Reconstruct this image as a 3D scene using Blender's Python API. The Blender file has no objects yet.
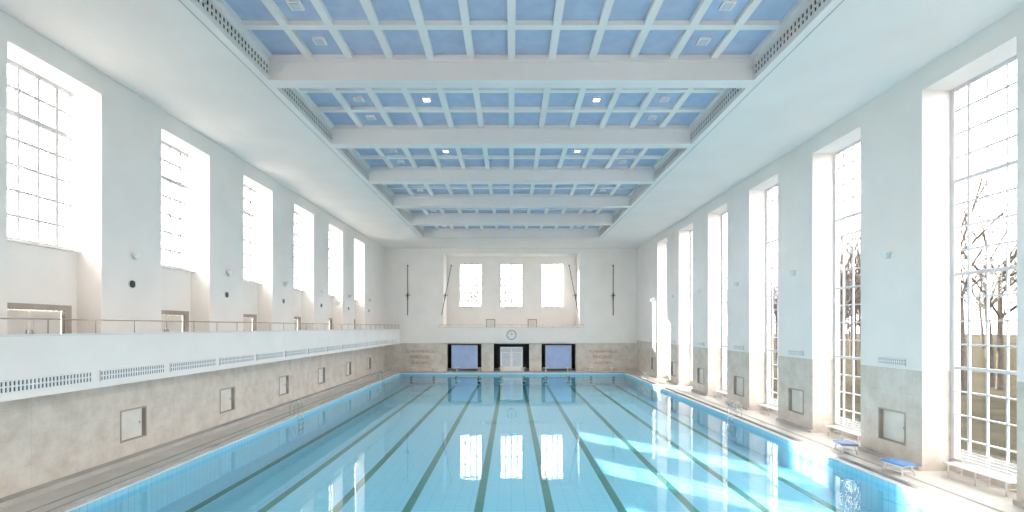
import bpy, math, random
from mathutils import Vector, Matrix
random.seed(4)
S = bpy.context.scene
COL = S.collection

# ---------------------------------------------------------------- materials
def newmat(name):
    m = bpy.data.materials.new(name); m.use_nodes = True
    nt = m.node_tree
    return m, nt, nt.nodes["Principled BSDF"]

def noisy(name, c1, c2, scale=1.0, rough=0.7, bump=0.0, bscale=30, detail=6, stretch=(1,1,1), lo=0.35, hi=0.65, metallic=0, spec=.5):
    m, nt, b = newmat(name)
    g = nt.nodes.new("ShaderNodeNewGeometry")
    mp = nt.nodes.new("ShaderNodeMapping"); mp.inputs["Scale"].default_value = stretch
    nt.links.new(g.outputs["Position"], mp.inputs["Vector"])
    n = nt.nodes.new("ShaderNodeTexNoise"); n.inputs["Scale"].default_value = scale; n.inputs["Detail"].default_value = detail
    nt.links.new(mp.outputs[0], n.inputs["Vector"])
    r = nt.nodes.new("ShaderNodeValToRGB")
    r.color_ramp.elements[0].position = lo; r.color_ramp.elements[0].color = (*c1, 1)
    r.color_ramp.elements[1].position = hi; r.color_ramp.elements[1].color = (*c2, 1)
    nt.links.new(n.outputs["Fac"], r.inputs[0]); nt.links.new(r.outputs[0], b.inputs["Base Color"])
    b.inputs["Roughness"].default_value = rough; b.inputs["Metallic"].default_value = metallic
    b.inputs["Specular IOR Level"].default_value = spec
    if bump:
        n2 = nt.nodes.new("ShaderNodeTexNoise"); n2.inputs["Scale"].default_value = bscale
        nt.links.new(g.outputs["Position"], n2.inputs["Vector"])
        bp = nt.nodes.new("ShaderNodeBump"); bp.inputs["Strength"].default_value = bump; bp.inputs["Distance"].default_value = 0.02
        nt.links.new(n2.outputs["Fac"], bp.inputs["Height"]); nt.links.new(bp.outputs[0], b.inputs["Normal"])
    return m

M_plaster = noisy("plaster_white", (.89,.845,.812), (.925,.885,.852), .6, .8, .15, 25)
M_ceil = noisy("ceiling_white", (.93,.865,.83), (.955,.90,.87), .5, .85, .3, 12)
M_beam = noisy("beam_white", (.945,.88,.85), (.96,.905,.88), .5, .8)
M_blue = noisy("coffer_blue", (.48,.54,.72), (.55,.61,.77), 2.0, .8)
M_deck = noisy("deck_tile", (.66,.62,.57), (.76,.72,.67), .8, .35, 0)
M_deckdark = noisy("deck_dark", (.34,.33,.32), (.44,.43,.41), 1.0, .45)
M_plinth = noisy("plinth_stone", (.46,.44,.42), (.56,.54,.51), 1.0, .45)
M_white = noisy("white_paint", (.84,.84,.84), (.88,.88,.88), 2, .4)
M_frame = noisy("window_frame_paint", (.66,.66,.69), (.72,.72,.75), 2, .6, spec=.2)
M_framel = noisy("steel_frame_paint", (.52,.52,.53), (.58,.58,.59), 2, .6, spec=.2)
M_coping = noisy("coping_paint", (.74,.73,.72), (.80,.79,.78), 2, .5)
M_framedk = noisy("window_frame_grey", (.50,.51,.53), (.58,.59,.60), 2, .5)
M_dark = noisy("dark_void", (.05,.05,.055), (.08,.08,.08), 2, .7)
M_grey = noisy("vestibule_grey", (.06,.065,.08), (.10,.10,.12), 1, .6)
M_panel = noisy("niche_panel", (.70,.67,.62), (.78,.76,.72), 1.5, .6)
M_brown = noisy("door_brown", (.36,.31,.27), (.45,.40,.35), 1.5, .55)
M_bluepanel = noisy("blue_foam", (.36,.48,.76), (.41,.53,.80), 1.5, .6)
M_bluetop = noisy("blue_plastic", (.12,.28,.58), (.15,.32,.63), 3, .4)
M_chrome = noisy("stainless", (.6,.6,.6), (.7,.7,.7), 3, .2, metallic=1)
M_red = noisy("faded_red_paint", (.45,.18,.14), (.55,.28,.22), 4, .8)
M_black = noisy("black_metal", (.02,.02,.02), (.04,.04,.04), 4, .4)
M_green = noisy("lane_green", (.015,.18,.17), (.03,.22,.20), 2, .5)
M_bark = noisy("bark", (.042,.036,.031), (.068,.06,.052), 4, .9, spec=0)
M_grass = noisy("winter_grass", (.028,.027,.019), (.046,.042,.031), .5, .95, spec=0)

def stone():
    m, nt, b = newmat("travertine")
    g = nt.nodes.new("ShaderNodeNewGeometry")
    sep = nt.nodes.new("ShaderNodeSeparateXYZ"); nt.links.new(g.outputs["Position"], sep.inputs[0])
    add = nt.nodes.new("ShaderNodeMath"); nt.links.new(sep.outputs[0], add.inputs[0]); nt.links.new(sep.outputs[1], add.inputs[1])
    cmb = nt.nodes.new("ShaderNodeCombineXYZ"); nt.links.new(add.outputs[0], cmb.inputs[0]); nt.links.new(sep.outputs[2], cmb.inputs[1])
    br = nt.nodes.new("ShaderNodeTexBrick"); nt.links.new(cmb.outputs[0], br.inputs["Vector"])
    br.inputs["Scale"].default_value = 1; br.inputs["Brick Width"].default_value = 1.53; br.inputs["Row Height"].default_value = 0.875
    br.inputs["Mortar Size"].default_value = 0.006; br.offset = 0
    br.inputs["Color1"].default_value = (.96,.96,.96,1); br.inputs["Color2"].default_value = (1.0,1.0,1.0,1)
    br.inputs["Mortar"].default_value = (.82,.8,.78,1)
    n = nt.nodes.new("ShaderNodeTexNoise"); n.inputs["Scale"].default_value = 1.3; n.inputs["Detail"].default_value = 10; n.inputs["Roughness"].default_value=.7
    nt.links.new(g.outputs["Position"], n.inputs["Vector"])
    r = nt.nodes.new("ShaderNodeValToRGB"); e = r.color_ramp.elements
    e[0].position=.28; e[0].color=(.56,.49,.42,1); e[1].position=.6; e[1].color=(.74,.685,.625,1)
    nt.links.new(n.outputs["Fac"], r.inputs[0])
    mx = nt.nodes.new("ShaderNodeMix"); mx.data_type='RGBA'; mx.blend_type='MULTIPLY'; mx.inputs[0].default_value=1
    nt.links.new(r.outputs[0], mx.inputs[6]); nt.links.new(br.outputs["Color"], mx.inputs[7])
    nt.links.new(mx.outputs[2], b.inputs["Base Color"]); b.inputs["Roughness"].default_value=.55
    return m
M_stone = stone()

def pooltile():
    m, nt, b = newmat("pool_tile")
    g = nt.nodes.new("ShaderNodeNewGeometry")
    br = nt.nodes.new("ShaderNodeTexBrick"); nt.links.new(g.outputs["Position"], br.inputs["Vector"])
    br.inputs["Scale"].default_value=1; br.inputs["Brick Width"].default_value=.5; br.inputs["Row Height"].default_value=.25
    br.inputs["Mortar Size"].default_value=.014; br.offset=0
    br.inputs["Color1"].default_value=(.27,.64,.84,1); br.inputs["Color2"].default_value=(.29,.66,.85,1)
    br.inputs["Mortar"].default_value=(.20,.54,.75,1)
    nt.links.new(br.outputs["Color"], b.inputs["Base Color"]); b.inputs["Roughness"].default_value=.5
    return m
M_pool = pooltile()

def water():
    m, nt, b = newmat("water"); nt.nodes.remove(b)
    out = nt.nodes["Material Output"]
    tr = nt.nodes.new("ShaderNodeBsdfTransparent"); tr.inputs[0].default_value=(.86,.98,1,1)
    gl = nt.nodes.new("ShaderNodeBsdfGlossy"); gl.inputs["Roughness"].default_value=.02
    # Schlick reflectance, symmetric for both sides of the surface
    lw = nt.nodes.new("ShaderNodeLayerWeight"); lw.inputs[0].default_value=.5
    pw = nt.nodes.new("ShaderNodeMath"); pw.operation='POWER'; pw.inputs[1].default_value=5
    ml = nt.nodes.new("ShaderNodeMath"); ml.operation='MULTIPLY_ADD'; ml.inputs[1].default_value=.98; ml.inputs[2].default_value=.02
    mx = nt.nodes.new("ShaderNodeMixShader")
    g = nt.nodes.new("ShaderNodeNewGeometry")
    n = nt.nodes.new("ShaderNodeTexNoise"); n.inputs["Scale"].default_value=1.6; n.inputs["Detail"].default_value=3
    nt.links.new(g.outputs["Position"], n.inputs["Vector"])
    bp = nt.nodes.new("ShaderNodeBump"); bp.inputs["Strength"].default_value=.12; bp.inputs["Distance"].default_value=.02
    nt.links.new(n.outputs["Fac"], bp.inputs["Height"])
    nt.links.new(bp.outputs[0], gl.inputs["Normal"])
    nt.links.new(lw.outputs["Facing"], pw.inputs[0]); nt.links.new(pw.outputs[0], ml.inputs[0])
    nt.links.new(ml.outputs[0], mx.inputs[0]); nt.links.new(tr.outputs[0], mx.inputs[1]); nt.links.new(gl.outputs[0], mx.inputs[2])
    nt.links.new(mx.outputs[0], out.inputs[0])
    return m
M_water = water()

def glass():
    m, nt, b = newmat("window_glass"); nt.nodes.remove(b)
    out = nt.nodes["Material Output"]
    tr = nt.nodes.new("ShaderNodeBsdfTransparent"); tr.inputs[0].default_value=(.98,.985,.985,1)
    gl = nt.nodes.new("ShaderNodeBsdfGlossy"); gl.inputs["Roughness"].default_value=.02
    mx = nt.nodes.new("ShaderNodeMixShader"); mx.inputs[0].default_value=.04
    nt.links.new(tr.outputs[0], mx.inputs[1]); nt.links.new(gl.outputs[0], mx.inputs[2]); nt.links.new(mx.outputs[0], out.inputs[0])
    return m
M_glass = glass()

def emis(name, c, s):
    m, nt, b = newmat(name)
    b.inputs["Base Color"].default_value=(.8,.8,.8,1)
    b.inputs["Emission Color"].default_value=(*c,1); b.inputs["Emission Strength"].default_value=s
    return m
M_lamp = emis("lamp_lit", (1,.97,.92), 5)
M_lampoff = noisy("lamp_diffuser", (.62,.66,.74), (.68,.72,.8), 3, .3)

# ---------------------------------------------------------------- mesh builder
class MB:
    def __init__(s): s.v=[]; s.f=[]; s.mi=[]; s.mats=[]; s.sm=[]
    def mat(s,m):
        if m not in s.mats: s.mats.append(m)
        return s.mats.index(m)
    def box(s,x0,x1,y0,y1,z0,z1,m):
        k=len(s.v); i=s.mat(m)
        s.v += [(x0,y0,z0),(x1,y0,z0),(x1,y1,z0),(x0,y1,z0),(x0,y0,z1),(x1,y0,z1),(x1,y1,z1),(x0,y1,z1)]
        for q in [(0,3,2,1),(4,5,6,7),(0,1,5,4),(1,2,6,5),(2,3,7,6),(3,0,4,7)]:
            s.f.append(tuple(k+a for a in q)); s.mi.append(i); s.sm.append(False)
    def tube(s,p0,p1,r0,r1,m,n=8,caps=True):
        p0=Vector(p0);p1=Vector(p1); d=(p1-p0).normalized()
        a=d.orthogonal().normalized(); b=d.cross(a); k=len(s.v); i=s.mat(m)
        for p,r in ((p0,r0),(p1,r1)):
            for j in range(n):
                t=2*math.pi*j/n; s.v.append(tuple(p+a*(r*math.cos(t))+b*(r*math.sin(t))))
        for j in range(n):
            s.f.append((k+j,k+(j+1)%n,k+n+(j+1)%n,k+n+j)); s.mi.append(i); s.sm.append(True)
        if caps:
            s.f.append(tuple(k+j for j in range(n))[::-1]); s.mi.append(i); s.sm.append(False)
            s.f.append(tuple(k+n+j for j in range(n))); s.mi.append(i); s.sm.append(False)
    def path(s,pts,r,m,n=8):
        for a,b in zip(pts[:-1],pts[1:]): s.tube(a,b,r,r,m,n)
    def mesh(s,name):
        me=bpy.data.meshes.new(name); me.from_pydata(s.v,[],s.f)
        for m in s.mats: me.materials.append(m)
        me.polygons.foreach_set("material_index",s.mi); me.polygons.foreach_set("use_smooth",s.sm); me.update()
        return me
    def obj(s,name,loc=(0,0,0),rot=(0,0,0)):
        o=bpy.data.objects.new(name,s.mesh(name)); COL.objects.link(o); o.location=loc; o.rotation_euler=rot
        return o
def inst(o,loc,rot=(0,0,0),sc=1):
    n=bpy.data.objects.new(o.name.split(".")[0],o.data); COL.objects.link(n); n.location=loc; n.rotation_euler=rot; n.scale=(sc,)*3
    return n

def holed(mb, axis, a0,a1,z0,z1, t0,t1, holes, zsplit=None, mlow=None, mhigh=None):
    A=sorted({a0,a1,*[h[0] for h in holes],*[h[1] for h in holes]}); A=[a for a in A if a0<=a<=a1]
    Z=sorted({z0,z1,*([zsplit] if zsplit else []),*[h[2] for h in holes],*[h[3] for h in holes]}); Z=[z for z in Z if z0<=z<=z1]
    for i in range(len(A)-1):
        for j in range(len(Z)-1):
            ca=(A[i]+A[i+1])/2; cz=(Z[j]+Z[j+1])/2
            if any(h[0]<ca<h[1] and h[2]<cz<h[3] for h in holes): continue
            m = mlow if (zsplit and cz<zsplit) else mhigh
            if axis=='y': mb.box(t0,t1,A[i],A[i+1],Z[j],Z[j+1],m)
            else: mb.box(A[i],A[i+1],t0,t1,Z[j],Z[j+1],m)

CAMZ=5.05
XL,XR=-14.6,14.4
YB,YF=-4.0,55.1
ZC=14.12
BAY=6.12
ZW=13.35
LB=range(-2,6)
def lo(i): return (13.9+BAY*i, 17.1+BAY*i)
def ro(i): return (13.68+BAY*i, 16.83+BAY*i)

# ---------------------------------------------------------------- left wall
GF=3.9
holes=[]
for i in LB:
    a,b=lo(i); holes.append((a,b,GF,ZW))
for i in LB:
    c=lo(i)[1]+1.45; holes.append((c-.62,c+.62,.72,1.85))
mb=MB(); holed(mb,'y',YB,YF+3,0,ZC,-15.5,XL,holes,3.5,M_stone,M_plaster)
mb.box(-16,-15.5,YB,YF+3,0,GF,M_plaster)
SILL=7.75
for i in LB:
    a,b=lo(i)
    c=(a+b)/2
    holed(mb,'y',a-.3,b+.3,GF,SILL,-15.8,-15.5,[(c-1.35,c+1.35,GF,5.8)],None,None,M_plaster)
    mb.box(-15.8,-15.5,a-.3,b+.3,ZW,ZC,M_plaster)
    mb.box(-15.5,-15.3,a,b,SILL-.06,SILL,M_plaster)
mb.obj("wall_left")
# gallery doors
for i in LB:
    a,b=lo(i); c=(a+b)/2
    mb=MB()
    x=-15.56
    mb.box(x,-15.44,c-1.35,c-1.1,GF,5.8,M_brown); mb.box(x,-15.44,c+1.1,c+1.35,GF,5.8,M_brown)
    mb.box(x,-15.44,c-1.1,c+1.1,5.6,5.8,M_brown)
    mb.box(x-.1,x-.02,c-1.1,c-.01,GF,5.6,M_panel); mb.box(x-.1,x-.02,c+.01,c+1.1,GF,5.6,M_panel)
    for s in(-1,1):
        mb.box(x-.02,x,c+s*.55-.4,c+s*.55+.4,GF+.2,GF+.8,M_panel)
        mb.box(x-.02,x,c+s*.55-.4,c+s*.55+.4,GF+.95,GF+1.55,M_panel)
        mb.box(x-.02,x+.05,c+s*.1-.02,c+s*.1+.02,GF+.9,GF+1.05,M_chrome)
    mb.obj("door_%d"%(i+3))
# windows
def window(name,x,a,b,z0,z1,cols,rows,mf,heavy=(),th=.045,dp=.04):
    mb=MB(); t=.06
    mb.box(x-t,x+t,a,a+.1,z0,z1,mf); mb.box(x-t,x+t,b-.1,b,z0,z1,mf)
    mb.box(x-t,x+t,a+.1,b-.1,z0,z0+.1,mf); mb.box(x-t,x+t,a+.1,b-.1,z1-.1,z1,mf)
    for k in range(1,cols):
        y=a+(b-a)*k/cols; w=th*(1.6 if k in(1,cols-1) else 1)
        mb.box(x-dp,x+dp,y-w/2,y+w/2,z0+.1,z1-.1,mf)
    for k in range(1,rows):
        z=z0+(z1-z0)*k/rows; w=th*(2.2 if k in heavy else 1)
        mb.box(x-dp-.005,x+dp+.005,a+.1,b-.1,z-w/2,z+w/2,mf)
    mb.box(x-.004,x+.004,a+.1,b-.1,z0+.1,z1-.1,M_glass)
    return mb.obj(name)
wn=1
for i in LB:
    a,b=lo(i); window("window_%d"%wn,-15.62,a,b,SILL,ZW,5,7,M_framel,(5,),.07,.045); wn+=1

# ---------------------------------------------------------------- right wall
holes=[]
RB=range(-2,6)
for i in RB:
    a,b=ro(i); holes.append((a,b,0.0,ZW)); c=b+1.35; holes.append((c-.62,c+.62,.72,1.9))
mb=MB(); holed(mb,'y',YB,YF+3,0,ZC,XR,15.4,holes,3.5,M_stone,M_plaster)
for i in RB:
    a,b=ro(i); mb.box(15.35,15.7,a-.2,b+.2,0,.4,M_stone); mb.box(15.4,15.7,a-.2,b+.2,ZW,ZC,M_plaster)
    c=b+1.35; mb.box(15.4,15.6,c-1.5,c+1.5,0,ZC,M_plaster)
mb.box(15.4,15.6,ro(5)[1],YF+3,0,ZC,M_plaster)
mb.box(15.4,15.6,YB,ro(-2)[0],0,ZC,M_plaster)
mb.obj("wall_right")
for i in RB:
    a,b=ro(i); window("window_%d"%wn,15.45,a,b,.4,ZW,5,16,M_frame,(4,8,12),.052,.03); wn+=1

# service hatches in the niches
hm=MB(); hm.box(0,.06,-.6,.6,.74,1.85,M_panel); hm.box(.06,.08,-.5,.5,.84,1.75,M_panel)
hm.box(.08,.1,.4,.44,1.25,1.35,M_chrome)
for s in(-1,1): hm.box(.0,.22,s*.62-.03,s*.62+.03,.7,1.92,M_brown)
hm.box(0,.22,-.62,.62,1.86,1.92,M_brown); hm.box(0,.22,-.62,.62,.7,.74,M_brown)
first=None
for i in LB:
    c=lo(i)[1]+1.45
    if first is None: first=hm.obj("service_hatch",(XL-.2,c,0))
    else: inst(first,(XL-.2,c,0))
for i in RB:
    c=ro(i)[1]+1.35; inst(first,(XR+.2,c,0),(0,0,math.pi))

# ---------------------------------------------------------------- far wall
holes=[(-7.8,7.8,4.0,13.5),(-7.4,-3.45,0,3.1),(-2.05,2.05,0,3.1),(3.45,7.4,0,3.1)]
mb=MB(); holed(mb,'x',-15.5,15.4,0,ZC,YF,YF+.9,holes,3.2,M_stone,M_plaster)
YR=YF+2.6
wins=[(-6.3,-3.5),(-1.4,1.4),(3.5,6.3)]
holed(mb,'x',-8.2,8.2,4.0,ZC,YR,YR+.5,[(a,b,7.4,12.7) for a,b in wins],None,None,M_plaster)
mb.box(-8.2,-7.8,YF+.9,YR,4.0,ZC,M_plaster); mb.box(7.8,8.2,YF+.9,YR,4.0,ZC,M_plaster)
mb.box(-7.8,7.8,YF+.9,YR,13.5,ZC,M_plaster); mb.box(-8.2,8.2,YF+.9,YR,3.7,4.0,M_plaster)
# vestibule
mb.box(-9,9,YF+4,YF+4.2,0,3.7,M_grey); mb.box(-9.2,-9,YF+.9,YF+4.2,0,3.7,M_grey); mb.box(9,9.2,YF+.9,YF+4.2,0,3.7,M_grey)
mb.box(-9,9,YF+.9,YF+4.2,3.4,3.7,M_grey)
mb.obj("wall_far")
for a,b in wins:
    w=MB(); y=YR+.3
    w.box(a,a+.12,y-.06,y+.06,7.4,12.7,M_framedk); w.box(b-.12,b,y-.06,y+.06,7.4,12.7,M_framedk)
    w.box(a+.12,b-.12,y-.06,y+.06,7.4,7.52,M_framedk); w.box(a+.12,b-.12,y-.06,y+.06,12.58,12.7,M_framedk)
    for k in range(1,4): xx=a+(b-a)*k/4; w.box(xx-.06,xx+.06,y-.04,y+.04,7.52,12.58,M_framel)
    for k in range(1,6): z=7.4+5.3*k/6; w.box(a+.12,b-.12,y-.045,y+.045,z-.05,z+.05,M_framel)
    w.box(a+.12,b-.12,y-.004,y+.004,7.52,12.58,M_glass)
    w.obj("window_%d"%wn); wn+=1
# far balcony
mb=MB()
mb.box(-8.3,8.3,YF-.55,YF-.35,3.3,4.95,M_plaster); mb.box(-8.3,8.3,YF-.35,YF,3.3,4.0,M_plaster)
mb.box(-8.3,-8.1,YF-.35,YF,4.0,4.95,M_plaster); mb.box(8.1,8.3,YF-.35,YF,4.0,4.95,M_plaster)
mb.box(-8.35,8.35,YF-.6,YF-.3,4.95,5.02,M_coping)
mb.path([(-8.2,YF-.45,5.3),(8.2,YF-.45,5.3)],.025,M_chrome)
for k in range(15):
    x=-8.2+16.4*k/14; mb.tube((x,YF-.45,5.0),(x,YF-.45,5.3),.015,.015,M_chrome,6)
mb.obj("far_balcony")
for x in(-2.5,2.5):
    d=MB(); d.box(x-.55,x+.55,YR-.08,YR-.0,4.0,6.0,M_brown); d.box(x-.45,x+.45,YR-.1,YR-.08,4.1,5.9,M_panel)
    d.box(x+.33,x+.37,YR-.15,YR-.1,4.95,5.1,M_chrome); d.obj("door_%d"%(20+int(x>0)))
# clock
c=MB(); y=YF-.56
c.tube((0,y,4.15),(0,y-.08,4.15),.55,.55,M_black,32); c.tube((0,y-.08,4.15),(0,y-.1,4.15),.5,.5,M_white,32)
for k in range(12):
    t=k*math.pi/6; c.tube((.38*math.sin(t),y-.11,4.15+.38*math.cos(t)),(.46*math.sin(t),y-.11,4.15+.46*math.cos(t)),.018,.018,M_black,5)
c.tube((0,y-.12,4.15),(.2,y-.12,4.3),.022,.018,M_black,6); c.tube((0,y-.12,4.15),(-.08,y-.12,4.55),.018,.012,M_black,6)
c.obj("wall_clock")
# blue partitions + entrance doors
for x in(-5.4,5.4):
    p=MB(); y=YF+.1
    p.box(x-1.45,x+1.45,y,y+.08,.25,2.9,M_bluepanel)
    p.box(x-1.50,x-1.45,y-.02,y+.1,.0,2.95,M_framedk); p.box(x+1.45,x+1.50,y-.02,y+.1,0,2.95,M_framedk)
    p.box(x-1.45,x+1.45,y-.02,y+.1,2.9,2.95,M_framedk)
    p.box(x-1.6,x-1.35,y-.3,y+.4,0,.06,M_framedk); p.box(x+1.35,x+1.6,y-.3,y+.4,0,.06,M_framedk)
    p.obj("blue_partition")
p=MB(); y=YF+.3
for x in(-1.3,-.05,1.2): p.box(x-.0,x+.1,y,y+.1,0,2.75,M_white)
p.box(-1.3,1.3,y,y+.1,2.65,2.75,M_white); p.box(-1.2,1.2,y,y+.1,2.05,2.13,M_white)
for x in(-1.2,.05):
    p.box(x,x+1.15,y+.02,y+.07,0,.5,M_white); p.box(x,x+.1,y+.02,y+.07,.5,2.05,M_white); p.box(x+1.05,x+1.15,y+.02,y+.07,.5,2.05,M_white)
    p.box(x+.1,x+1.05,y+.04,y+.05,.5,2.05,M_lampoff); p.box(x,x+1.15,y+.04,y+.05,2.13,2.65,M_lampoff)
p.obj("door_30")
# inscriptions
for x in(-10.5,10.5):
    for z,t,s in((2.1,"SCHWIMMHALLE",.42),(1.45,"EINGANG",.52),(.8,"DUSCHEN",.42)):
        cu=bpy.data.curves.new("inscription_text",'FONT'); cu.body=t; cu.size=s; cu.align_x='CENTER'; cu.extrude=.01
        cu.materials.append(M_red)
        o=bpy.data.objects.new("wall_inscription",cu); COL.objects.link(o); o.location=(x,YF-.012,z); o.rotation_euler=(math.pi/2,0,0)
# rescue poles
for x,dx in((-11.9,0),(-6.9,-1.1),(6.6,1.1),(11.65,0)):
    p=MB(); y=YF-.12
    p.tube((x,y,12.1),(x+dx,y,6.4),.035,.035,M_black,6)
    p.tube((x+dx*.6-.3,y,8.6),(x+dx*.6+.3,y,8.7),.03,.03,M_black,6)
    p.tube((x+dx*.6,y,8.9),(x+dx*.7,y,8.1),.09,.05,M_black,8)
    p.tube((x,y,12.1),(x,y+.12,12.1),.08,.08,M_black,8); p.tube((x+dx*.8,y,7.7),(x+dx*.8,YF-.01,7.7),.05,.05,M_black,8)
    p.obj("rescue_pole")

mb=MB(); mb.box(-16,15.7,YB-.3,YB,0,ZC,M_plaster); mb.obj("wall_back")

# ---------------------------------------------------------------- gallery (left)
mb=MB()
mb.box(XL,-12.95,YB,YF,3.55,GF,M_plaster)
mb.box(-12.95,-12.8,YB,YF,3.17,4.8,M_plaster)
mb.box(-12.99,-12.76,YB,YF,4.8,4.86,M_coping)
mb.box(-12.8,-12.77,YB,YF,3.17,3.22,M_plaster); mb.box(-12.8,-12.77,YB,YF,3.82,3.86,M_plaster)
mb.obj("gallery_balcony")
mb=MB(); mb.path([(-12.87,YB,5.27),(-12.87,YF,5.27)],.022,M_brown)
y=YB+.5
while y<YF: mb.tube((-12.87,y,4.86),(-12.87,y,5.27),.014,.014,M_brown,6); y+=1.53
mb.obj("gallery_railing")

def grille(L,H,n,m=M_white):
    g=MB(); g.box(0,.012,-L/2,L/2,0,H,M_dark)
    for z0,z1 in((0,.035),(H-.035,H),(H/2-.02,H/2+.02)): g.box(.012,.03,-L/2,L/2,z0,z1,m)
    for k in range(n+1):
        y=-L/2+L*k/n; w=.028; g.box(.012,.028,max(-L/2,y-w),min(L/2,y+w),.035,H-.035,m)
    return g
gb=grille(2.75,.34,26).obj("air_vent",(-12.8,1,3.36))
yy=1+3.06
while yy<YF-1.5: inst(gb,(-12.8,yy,3.36)); yy+=3.06
gs=grille(1.3,.26,13).obj("wall_air_vent",(XR,ro(-2)[1]+1.4,3.62),(0,0,math.pi))
for i in list(RB)[1:]: inst(gs,(XR,ro(i)[1]+1.35,3.62),(0,0,math.pi))

# ---------------------------------------------------------------- ceiling
RX=8.9; RY0,RY1=5.66,48.55; ZR=14.88; ZP=15.04
mb=MB()
mb.box(-16,-RX,YB,YF+3,ZC,ZP+.2,M_ceil); mb.box(RX,15.7,YB,YF+3,ZC,ZP+.2,M_ceil)
mb.box(-RX,RX,RY1,YF+3,ZC,ZP+.2,M_ceil); mb.box(-RX,RX,YB,RY0,ZC,ZP+.2,M_ceil)
mb.box(-RX,RX,RY0,RY1,ZP,ZP+.2,M_blue)
mb.obj("ceiling")
rb=MB(); cw=2*RX/12; rw=.13
for k in range(0,13):
    x=-RX+cw*k
    rb.box(max(-RX,x-rw),min(RX,x+rw),RY0,RY1,ZR,ZP,M_beam)
beams=[18.2-.3+BAY*k for k in range(-1,5)]
edges=[RY0]+[b for b in beams]+[RY1]
cells=[]
for a,b in zip(edges[:-1],edges[1:]):
    a2=a+.3 if a!=RY0 else a; b2=b-.3 if b!=RY1 else b
    h=(b2-a2)/3
    for k in (1,2): rb.box(-RX,RX,a2+h*k-rw,a2+h*k+rw,ZR+.005,ZP,M_beam)
    cells.append([a2+h*(k+.5) for k in range(3)])
rb.obj("ceiling_coffer_ribs")
bm=MB(); bm.box(-RX,RX,-.3,.3,ZC-.02,ZP,M_beam); bm.box(-RX,RX,-.34,.34,ZR-.1,ZR,M_beam)
bo=bm.obj("ceiling_beam",(0,beams[0],0))
for b in beams[1:]: inst(bo,(0,b,0))
for sx in(-1,1):
    g=MB(); xa,xb=sorted((sx*RX,sx*(RX-.02)))
    xc,xd=sorted((sx*(RX-.02),sx*(RX-.05)))
    g.box(xa,xb,RY0,RY1,ZC+.1,ZC+.5,M_dark)
    for z in(.08,.27,.48): g.box(xc,xd,RY0,RY1,ZC+z,ZC+z+.05,M_beam)
    y=RY0
    while y<RY1: g.box(xc,xd,y,y+.08,ZC+.1,ZC+.5,M_beam); y+=.2
    g.obj("linear_ceiling_vent")
t=MB()
for sx in(-1,1):
    a,b=sorted((sx*RX,sx*(RX+.12))); t.box(a,b,RY0,RY1,ZC-.03,ZC,M_beam)
    a,b=sorted((sx*(RX+.3),sx*(RX+.34))); t.box(a,b,RY0,RY1+.3,ZC-.01,ZC,M_framedk)
t.box(-RX-.34,RX+.34,RY1+.3,RY1+.34,ZC-.01,ZC,M_framedk)
t.obj("trim_1")
def downl(m,r=.24):
    g=MB(); g.box(-r,r,-r,r,-.08,0,M_beam); g.box(-r*.72,r*.72,-r*.72,r*.72,-.1,-.08,m); return g
lit=None; off=None
for bi,cl in enumerate(cells):
    for ri,y in enumerate(cl):
        for k in (-4,-2,2,4) if ri!=0 else ():
            x=(abs(k)+.5)*cw*(1 if k>0 else -1)
            islit = (abs(k)==2 and ri==1 and bi in(2,3))
            if abs(k)==2 and not islit: continue
            if islit:
                x=(2.5*cw)*(1 if k>0 else -1)
                if lit is None: lit=downl(M_lamp,.17).obj("ceiling_downlight",(x,y,ZP))
                else: inst(lit,(x,y,ZP))
            else:
                if off is None: off=downl(M_lampoff,.2).obj("ceiling_diffuser",(x,y,ZP))
                else: inst(off,(x,y,ZP))

# ---------------------------------------------------------------- floor, pool
PL,PR,PY0,PY1=-12.4,12.6,3.5,53.5
PZ=-1.35
mb=MB()
mb.box(-15.5,PL-.3,YB,YF+4.2,-1.7,0,M_deck); mb.box(PR+.3,15.4,YB,YF+4.2,-1.7,0,M_deck)
mb.box(PL-.3,PR+.3,PY1+.3,YF+4.2,-1.7,0,M_deck); mb.box(PL-.3,PR+.3,YB,PY0-.3,-1.7,0,M_deck)
mb.obj("floor")
mb=MB()
def ring(o,i,z0,z1,m):
    mb.box(PL-o,PL-i,PY0-o,PY1+o,z0,z1,m); mb.box(PR+i,PR+o,PY0-o,PY1+o,z0,z1,m)
    mb.box(PL-i,PR+i,PY0-o,PY0-i,z0,z1,m); mb.box(PL-i,PR+i,PY1+i,PY1+o,z0,z1,m)
ring(.3,.22,-.5,.02,M_deckdark); ring(.22,0,-1.7,-.08,M_white)
mb.obj("pool_overflow_edge")
mb=MB()
mb.box(PL,PR,PY0,PY1,PZ-.1,PZ,M_pool)
for a in((PL,PL+.03,PY0,PY1),(PR-.03,PR,PY0,PY1),(PL,PR,PY0,PY0+.03),(PL,PR,PY1-.03,PY1)): mb.box(*a,PZ,-.12,M_pool)
mb.obj("swimming_pool_basin")
mb=MB()
for k in range(10):
    x=0.1-11.25+2.5*k
    mb.box(x-.15,x+.15,PY0+2,PY1-1.0,PZ,PZ+.008,M_green); mb.box(x-.5,x+.5,PY1-1.28,PY1-1.0,PZ+.008,PZ+.011,M_green)
    mb.box(x-.15,x+.15,PY1-.05,PY1-.03,PZ+.1,-.4,M_green)
mb.obj("pool_lane_marking")
mb=MB(); mb.v=[(PL,PY0,-.3),(PR,PY0,-.3),(PR,PY1,-.3),(PL,PY1,-.3)]; mb.f=[(0,1,2,3)]; mb.mi=[0]; mb.sm=[False]; mb.mats=[M_water]
mb.obj("pool_water")
mb=MB(); mb.box(XL,XL+.42,YB,YF,0,.16,M_plinth); mb.box(-13.25,-13.15,YB,YF-1,0,.012,M_deckdark); mb.obj("baseboard_left")
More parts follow.
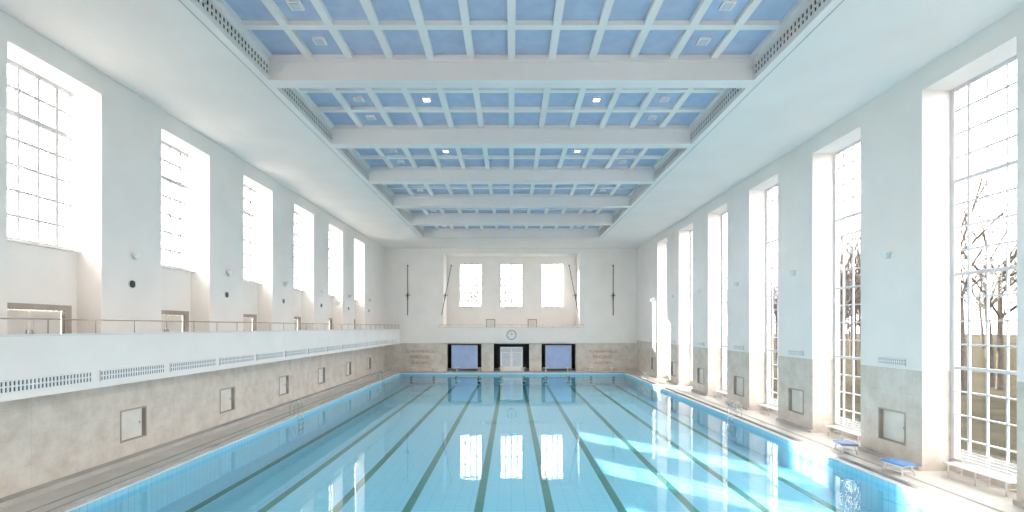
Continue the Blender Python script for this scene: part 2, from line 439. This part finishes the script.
mb=MB(); mb.box(13.35,13.45,YB,YF-1,0,.012,M_deckdark)
for i in RB:
    mb.box(XR-.12,XR,ro(i)[1],ro(i)[0]+BAY,0,.14,M_plinth)
mb.obj("baseboard_right")

# ---------------------------------------------------------------- furniture
def bench():
    g=MB(); L=2.2
    for k in range(5): g.box(-.25+.105*k,-.17+.105*k,-L/2,L/2,.42,.46,M_white)
    for k in range(4): g.box(.27,.31,-L/2,L/2,.52+.1*k,.59+.1*k,M_white)
    for y in(-L/2+.15,0,L/2-.15):
        g.tube((-.22,y,0),(-.2,y,.42),.022,.022,M_white); g.tube((.24,y,0),(.29,y,.92),.022,.022,M_white)
        g.tube((-.21,y,.2),(.25,y,.2),.016,.016,M_white); g.tube((-.24,y,.41),(.27,y,.41),.018,.018,M_white)
    g.tube((-.21,-L/2+.15,.2),(-.21,L/2-.15,.2),.014,.014,M_white)
    return g
b0=bench().obj("white_bench",(14.95,15.25,0))
for i in(-1,1,2,3): inst(b0,(14.95,ro(i)[0]+1.57,0))
def stool():
    g=MB()
    g.box(-.3,.3,-.38,.38,.34,.40,M_bluetop); g.box(-.27,.27,-.35,.35,.30,.34,M_white)
    for sx in(-1,1):
        for sy in(-1,1): g.tube((sx*.26,sy*.36,0),(sx*.2,sy*.28,.3),.025,.025,M_white)
        g.tube((sx*.24,-.33,.12),(sx*.24,.33,.12),.016,.016,M_white)
    g.box(-.2,.2,-.25,.25,.12,.15,M_white)
    return g
s0=stool().obj("blue_step_stool",(13.38,16.6,0),(0,0,.2)); inst(s0,(13.5,19.4,0),(0,0,-.2))
def ladder():
    g=MB()
    for sy in(-.27,.27):
        pts=[(-.12,sy,-1.2),(-.12,sy,.35)]
        for k in range(1,9):
            t=math.pi*k/9; pts.append((.14-.26*math.cos(t),sy,.35+.45*math.sin(t)))
        pts+=[(.4,sy,.35),(.4,sy,0)]
        g.path(pts,.022,M_chrome)
    for z in(-.35,-.65,-.95): g.box(-.16,-.08,-.27,.27,z,z+.03,M_chrome)
    return g
l0=ladder().obj("pool_ladder",(12.6,27.4,0)); inst(l0,(12.6,46,0)); inst(l0,(-12.4,28.0,0),(0,0,math.pi)); inst(l0,(-12.4,46,0),(0,0,math.pi))
def sblock():
    g=MB(); g.box(-.28,.28,-.3,.3,.42,.48,M_white); g.tube((0,.1,0),(0,.1,.42),.07,.07,M_white,10)
    g.box(-.2,.2,-.05,.25,0,.03,M_chrome); g.path([(-.2,-.25,.4),(-.2,-.33,.25),(.2,-.33,.25),(.2,-.25,.4)],.015,M_chrome,6)
    return g
sb=None
for k in range(10):
    x=.1-11.25+2.5*k
    if sb is None: sb=sblock().obj("starting_block",(x,54.2,0))
    else: inst(sb,(x,54.2,0))
g=MB()
for k in range(5):
    z0=.0+.05*k; r0=.05+.03*k; g.tube((.14,0,z0),(.14,0,z0+.05),r0,r0+.03,M_white,16)
g.box(0,.1,-.03,.03,.02,.1,M_white); g.tube((0,0,.06),(.02,0,.06),.08,.08,M_white,16)
sc=g.obj("wall_sconce",(XL,lo(-2)[1]+1.45,7.65))
for i in list(LB)[1:]: inst(sc,(XL,lo(i)[1]+1.45,7.65))
for i in RB: inst(sc,(XR,ro(i)[1]+1.45,7.65),(0,0,math.pi))
g=MB(); g.tube((0,0,0),(.03,0,0),.17,.17,M_coping,24); g.tube((.03,0,0),(.035,0,0),.14,.14,M_dark,24)
for k in(-2,-1,0,1,2): g.box(.035,.045,-.13,.13,k*.05-.008,k*.05+.008,M_black)
pt=g.obj("round_wall_speaker",(XL,lo(-2)[1]+1.35,6.7))
for i in list(LB)[1:]: inst(pt,(XL,lo(i)[1]+1.35,6.7))

# ---------------------------------------------------------------- outside
mb=MB()
mb.box(16,360,-100,400,-1.5,-.3,M_grass); mb.box(-260,-16.2,-100,400,-1.5,-.3,M_grass); mb.box(-16.2,16,YF+5,400,-1.5,-.3,M_grass)
mb.obj("ground_lawn")
def tree(seed,H=14):
    rnd=random.Random(seed); g=MB()
    def br(p,d,L,r,lev):
        segs=3; q=p
        for s in range(segs):
            d=(d+Vector((rnd.uniform(-1,1),rnd.uniform(-1,1),rnd.uniform(-.3,.6)))*(.05 if lev==0 else .16)).normalized()
            e=q+d*(L/segs); r2=r*(.85 if lev==0 else .78)
            g.tube(q,e,r,r2,M_bark,7 if lev<2 else 4,False)
            if lev<4 and (lev>0 or s>0):
                for _ in range(3 if lev<2 else 2):
                    ax=Vector((rnd.uniform(-1,1),rnd.uniform(-1,1),rnd.uniform(-.2,.5))).normalized()
                    nd=(d*.8+ax*.8).normalized(); br(e,nd,L*rnd.uniform(.5,.7),r2*.55,lev+1)
            q=e; r=r2
    br(Vector((0,0,0)),Vector((0,0,1)),H*.62,.24,0)
    return g.obj("bare_tree",(0,0,-.3))
ts=[tree(1),tree(2,16),tree(5,15)]
ts[0].location=(29,33,-.3); ts[1].location=(33,48,-.3); ts[2].location=(26,62,-.3)
inst(ts[1],(36,38,-.3),(0,0,2),1.1); inst(ts[2],(43,43,-.3),(0,0,1),1.1); inst(ts[0],(31,46,-.3),(0,0,4),1.1)
for k in range(46):
    t=random.choice(ts)
    if k<36: x=random.uniform(36,85); y=x*random.uniform(.85,3.0)
    else: x=(k-41)*3.5+random.uniform(-1,1); y=random.uniform(76,105)
    inst(t,(x,y,-.3),(0,0,random.uniform(0,6)),random.uniform(.8,1.25))
for k in range(60):
    t=random.choice(ts); x=random.uniform(60,150); y=x*random.uniform(.8,2.2)
    inst(t,(x,y,-.3),(0,0,random.uniform(0,6)),random.uniform(.9,1.4))

# ---------------------------------------------------------------- light
W=bpy.data.worlds.new("sky"); S.world=W; W.use_nodes=True
bg=W.node_tree.nodes["Background"]; bg.inputs[0].default_value=(1,.95,.915,1); bg.inputs[1].default_value=11.5
def portal(loc,rot,sx,sy):
    L=bpy.data.lights.new("window_portal",'AREA'); L.shape='RECTANGLE'; L.size=sx; L.size_y=sy; L.cycles.is_portal=True
    o=bpy.data.objects.new("window_portal",L); COL.objects.link(o); o.location=loc; o.rotation_euler=rot
for i in LB: a,b=lo(i); portal((-15.72,(a+b)/2,(SILL+ZW)/2),(0,-math.pi/2,0),ZW-SILL,b-a)
for i in RB: a,b=ro(i); portal((15.56,(a+b)/2,(.4+ZW)/2),(0,math.pi/2,0),ZW-.4,b-a)
for a,b in wins: portal(((a+b)/2,YR+.45,10.05),(-math.pi/2,0,0),b-a,5.3)
sun=bpy.data.lights.new("sun",'SUN'); sun.energy=46; sun.angle=math.radians(.53); sun.color=(1,.94,.86)
so=bpy.data.objects.new("sun",sun); COL.objects.link(so)
sd=Vector((-505,470,236)).normalized()
so.rotation_euler=sd.to_track_quat('Z','Y').to_euler(); so.location=(-40,40,30)

# ---------------------------------------------------------------- camera
cam=bpy.data.cameras.new("camera"); co=bpy.data.objects.new("camera",cam); COL.objects.link(co)
cam.sensor_width=36; cam.lens=480/1024*36; cam.shift_y=71/1024; cam.clip_end=1000; cam.shift_x=.0005
co.location=(0,0,CAMZ); co.rotation_euler=(math.pi/2,0,0)
S.camera=co
S.view_settings.view_transform='Standard'; S.view_settings.look='None'; S.view_settings.exposure=0.0
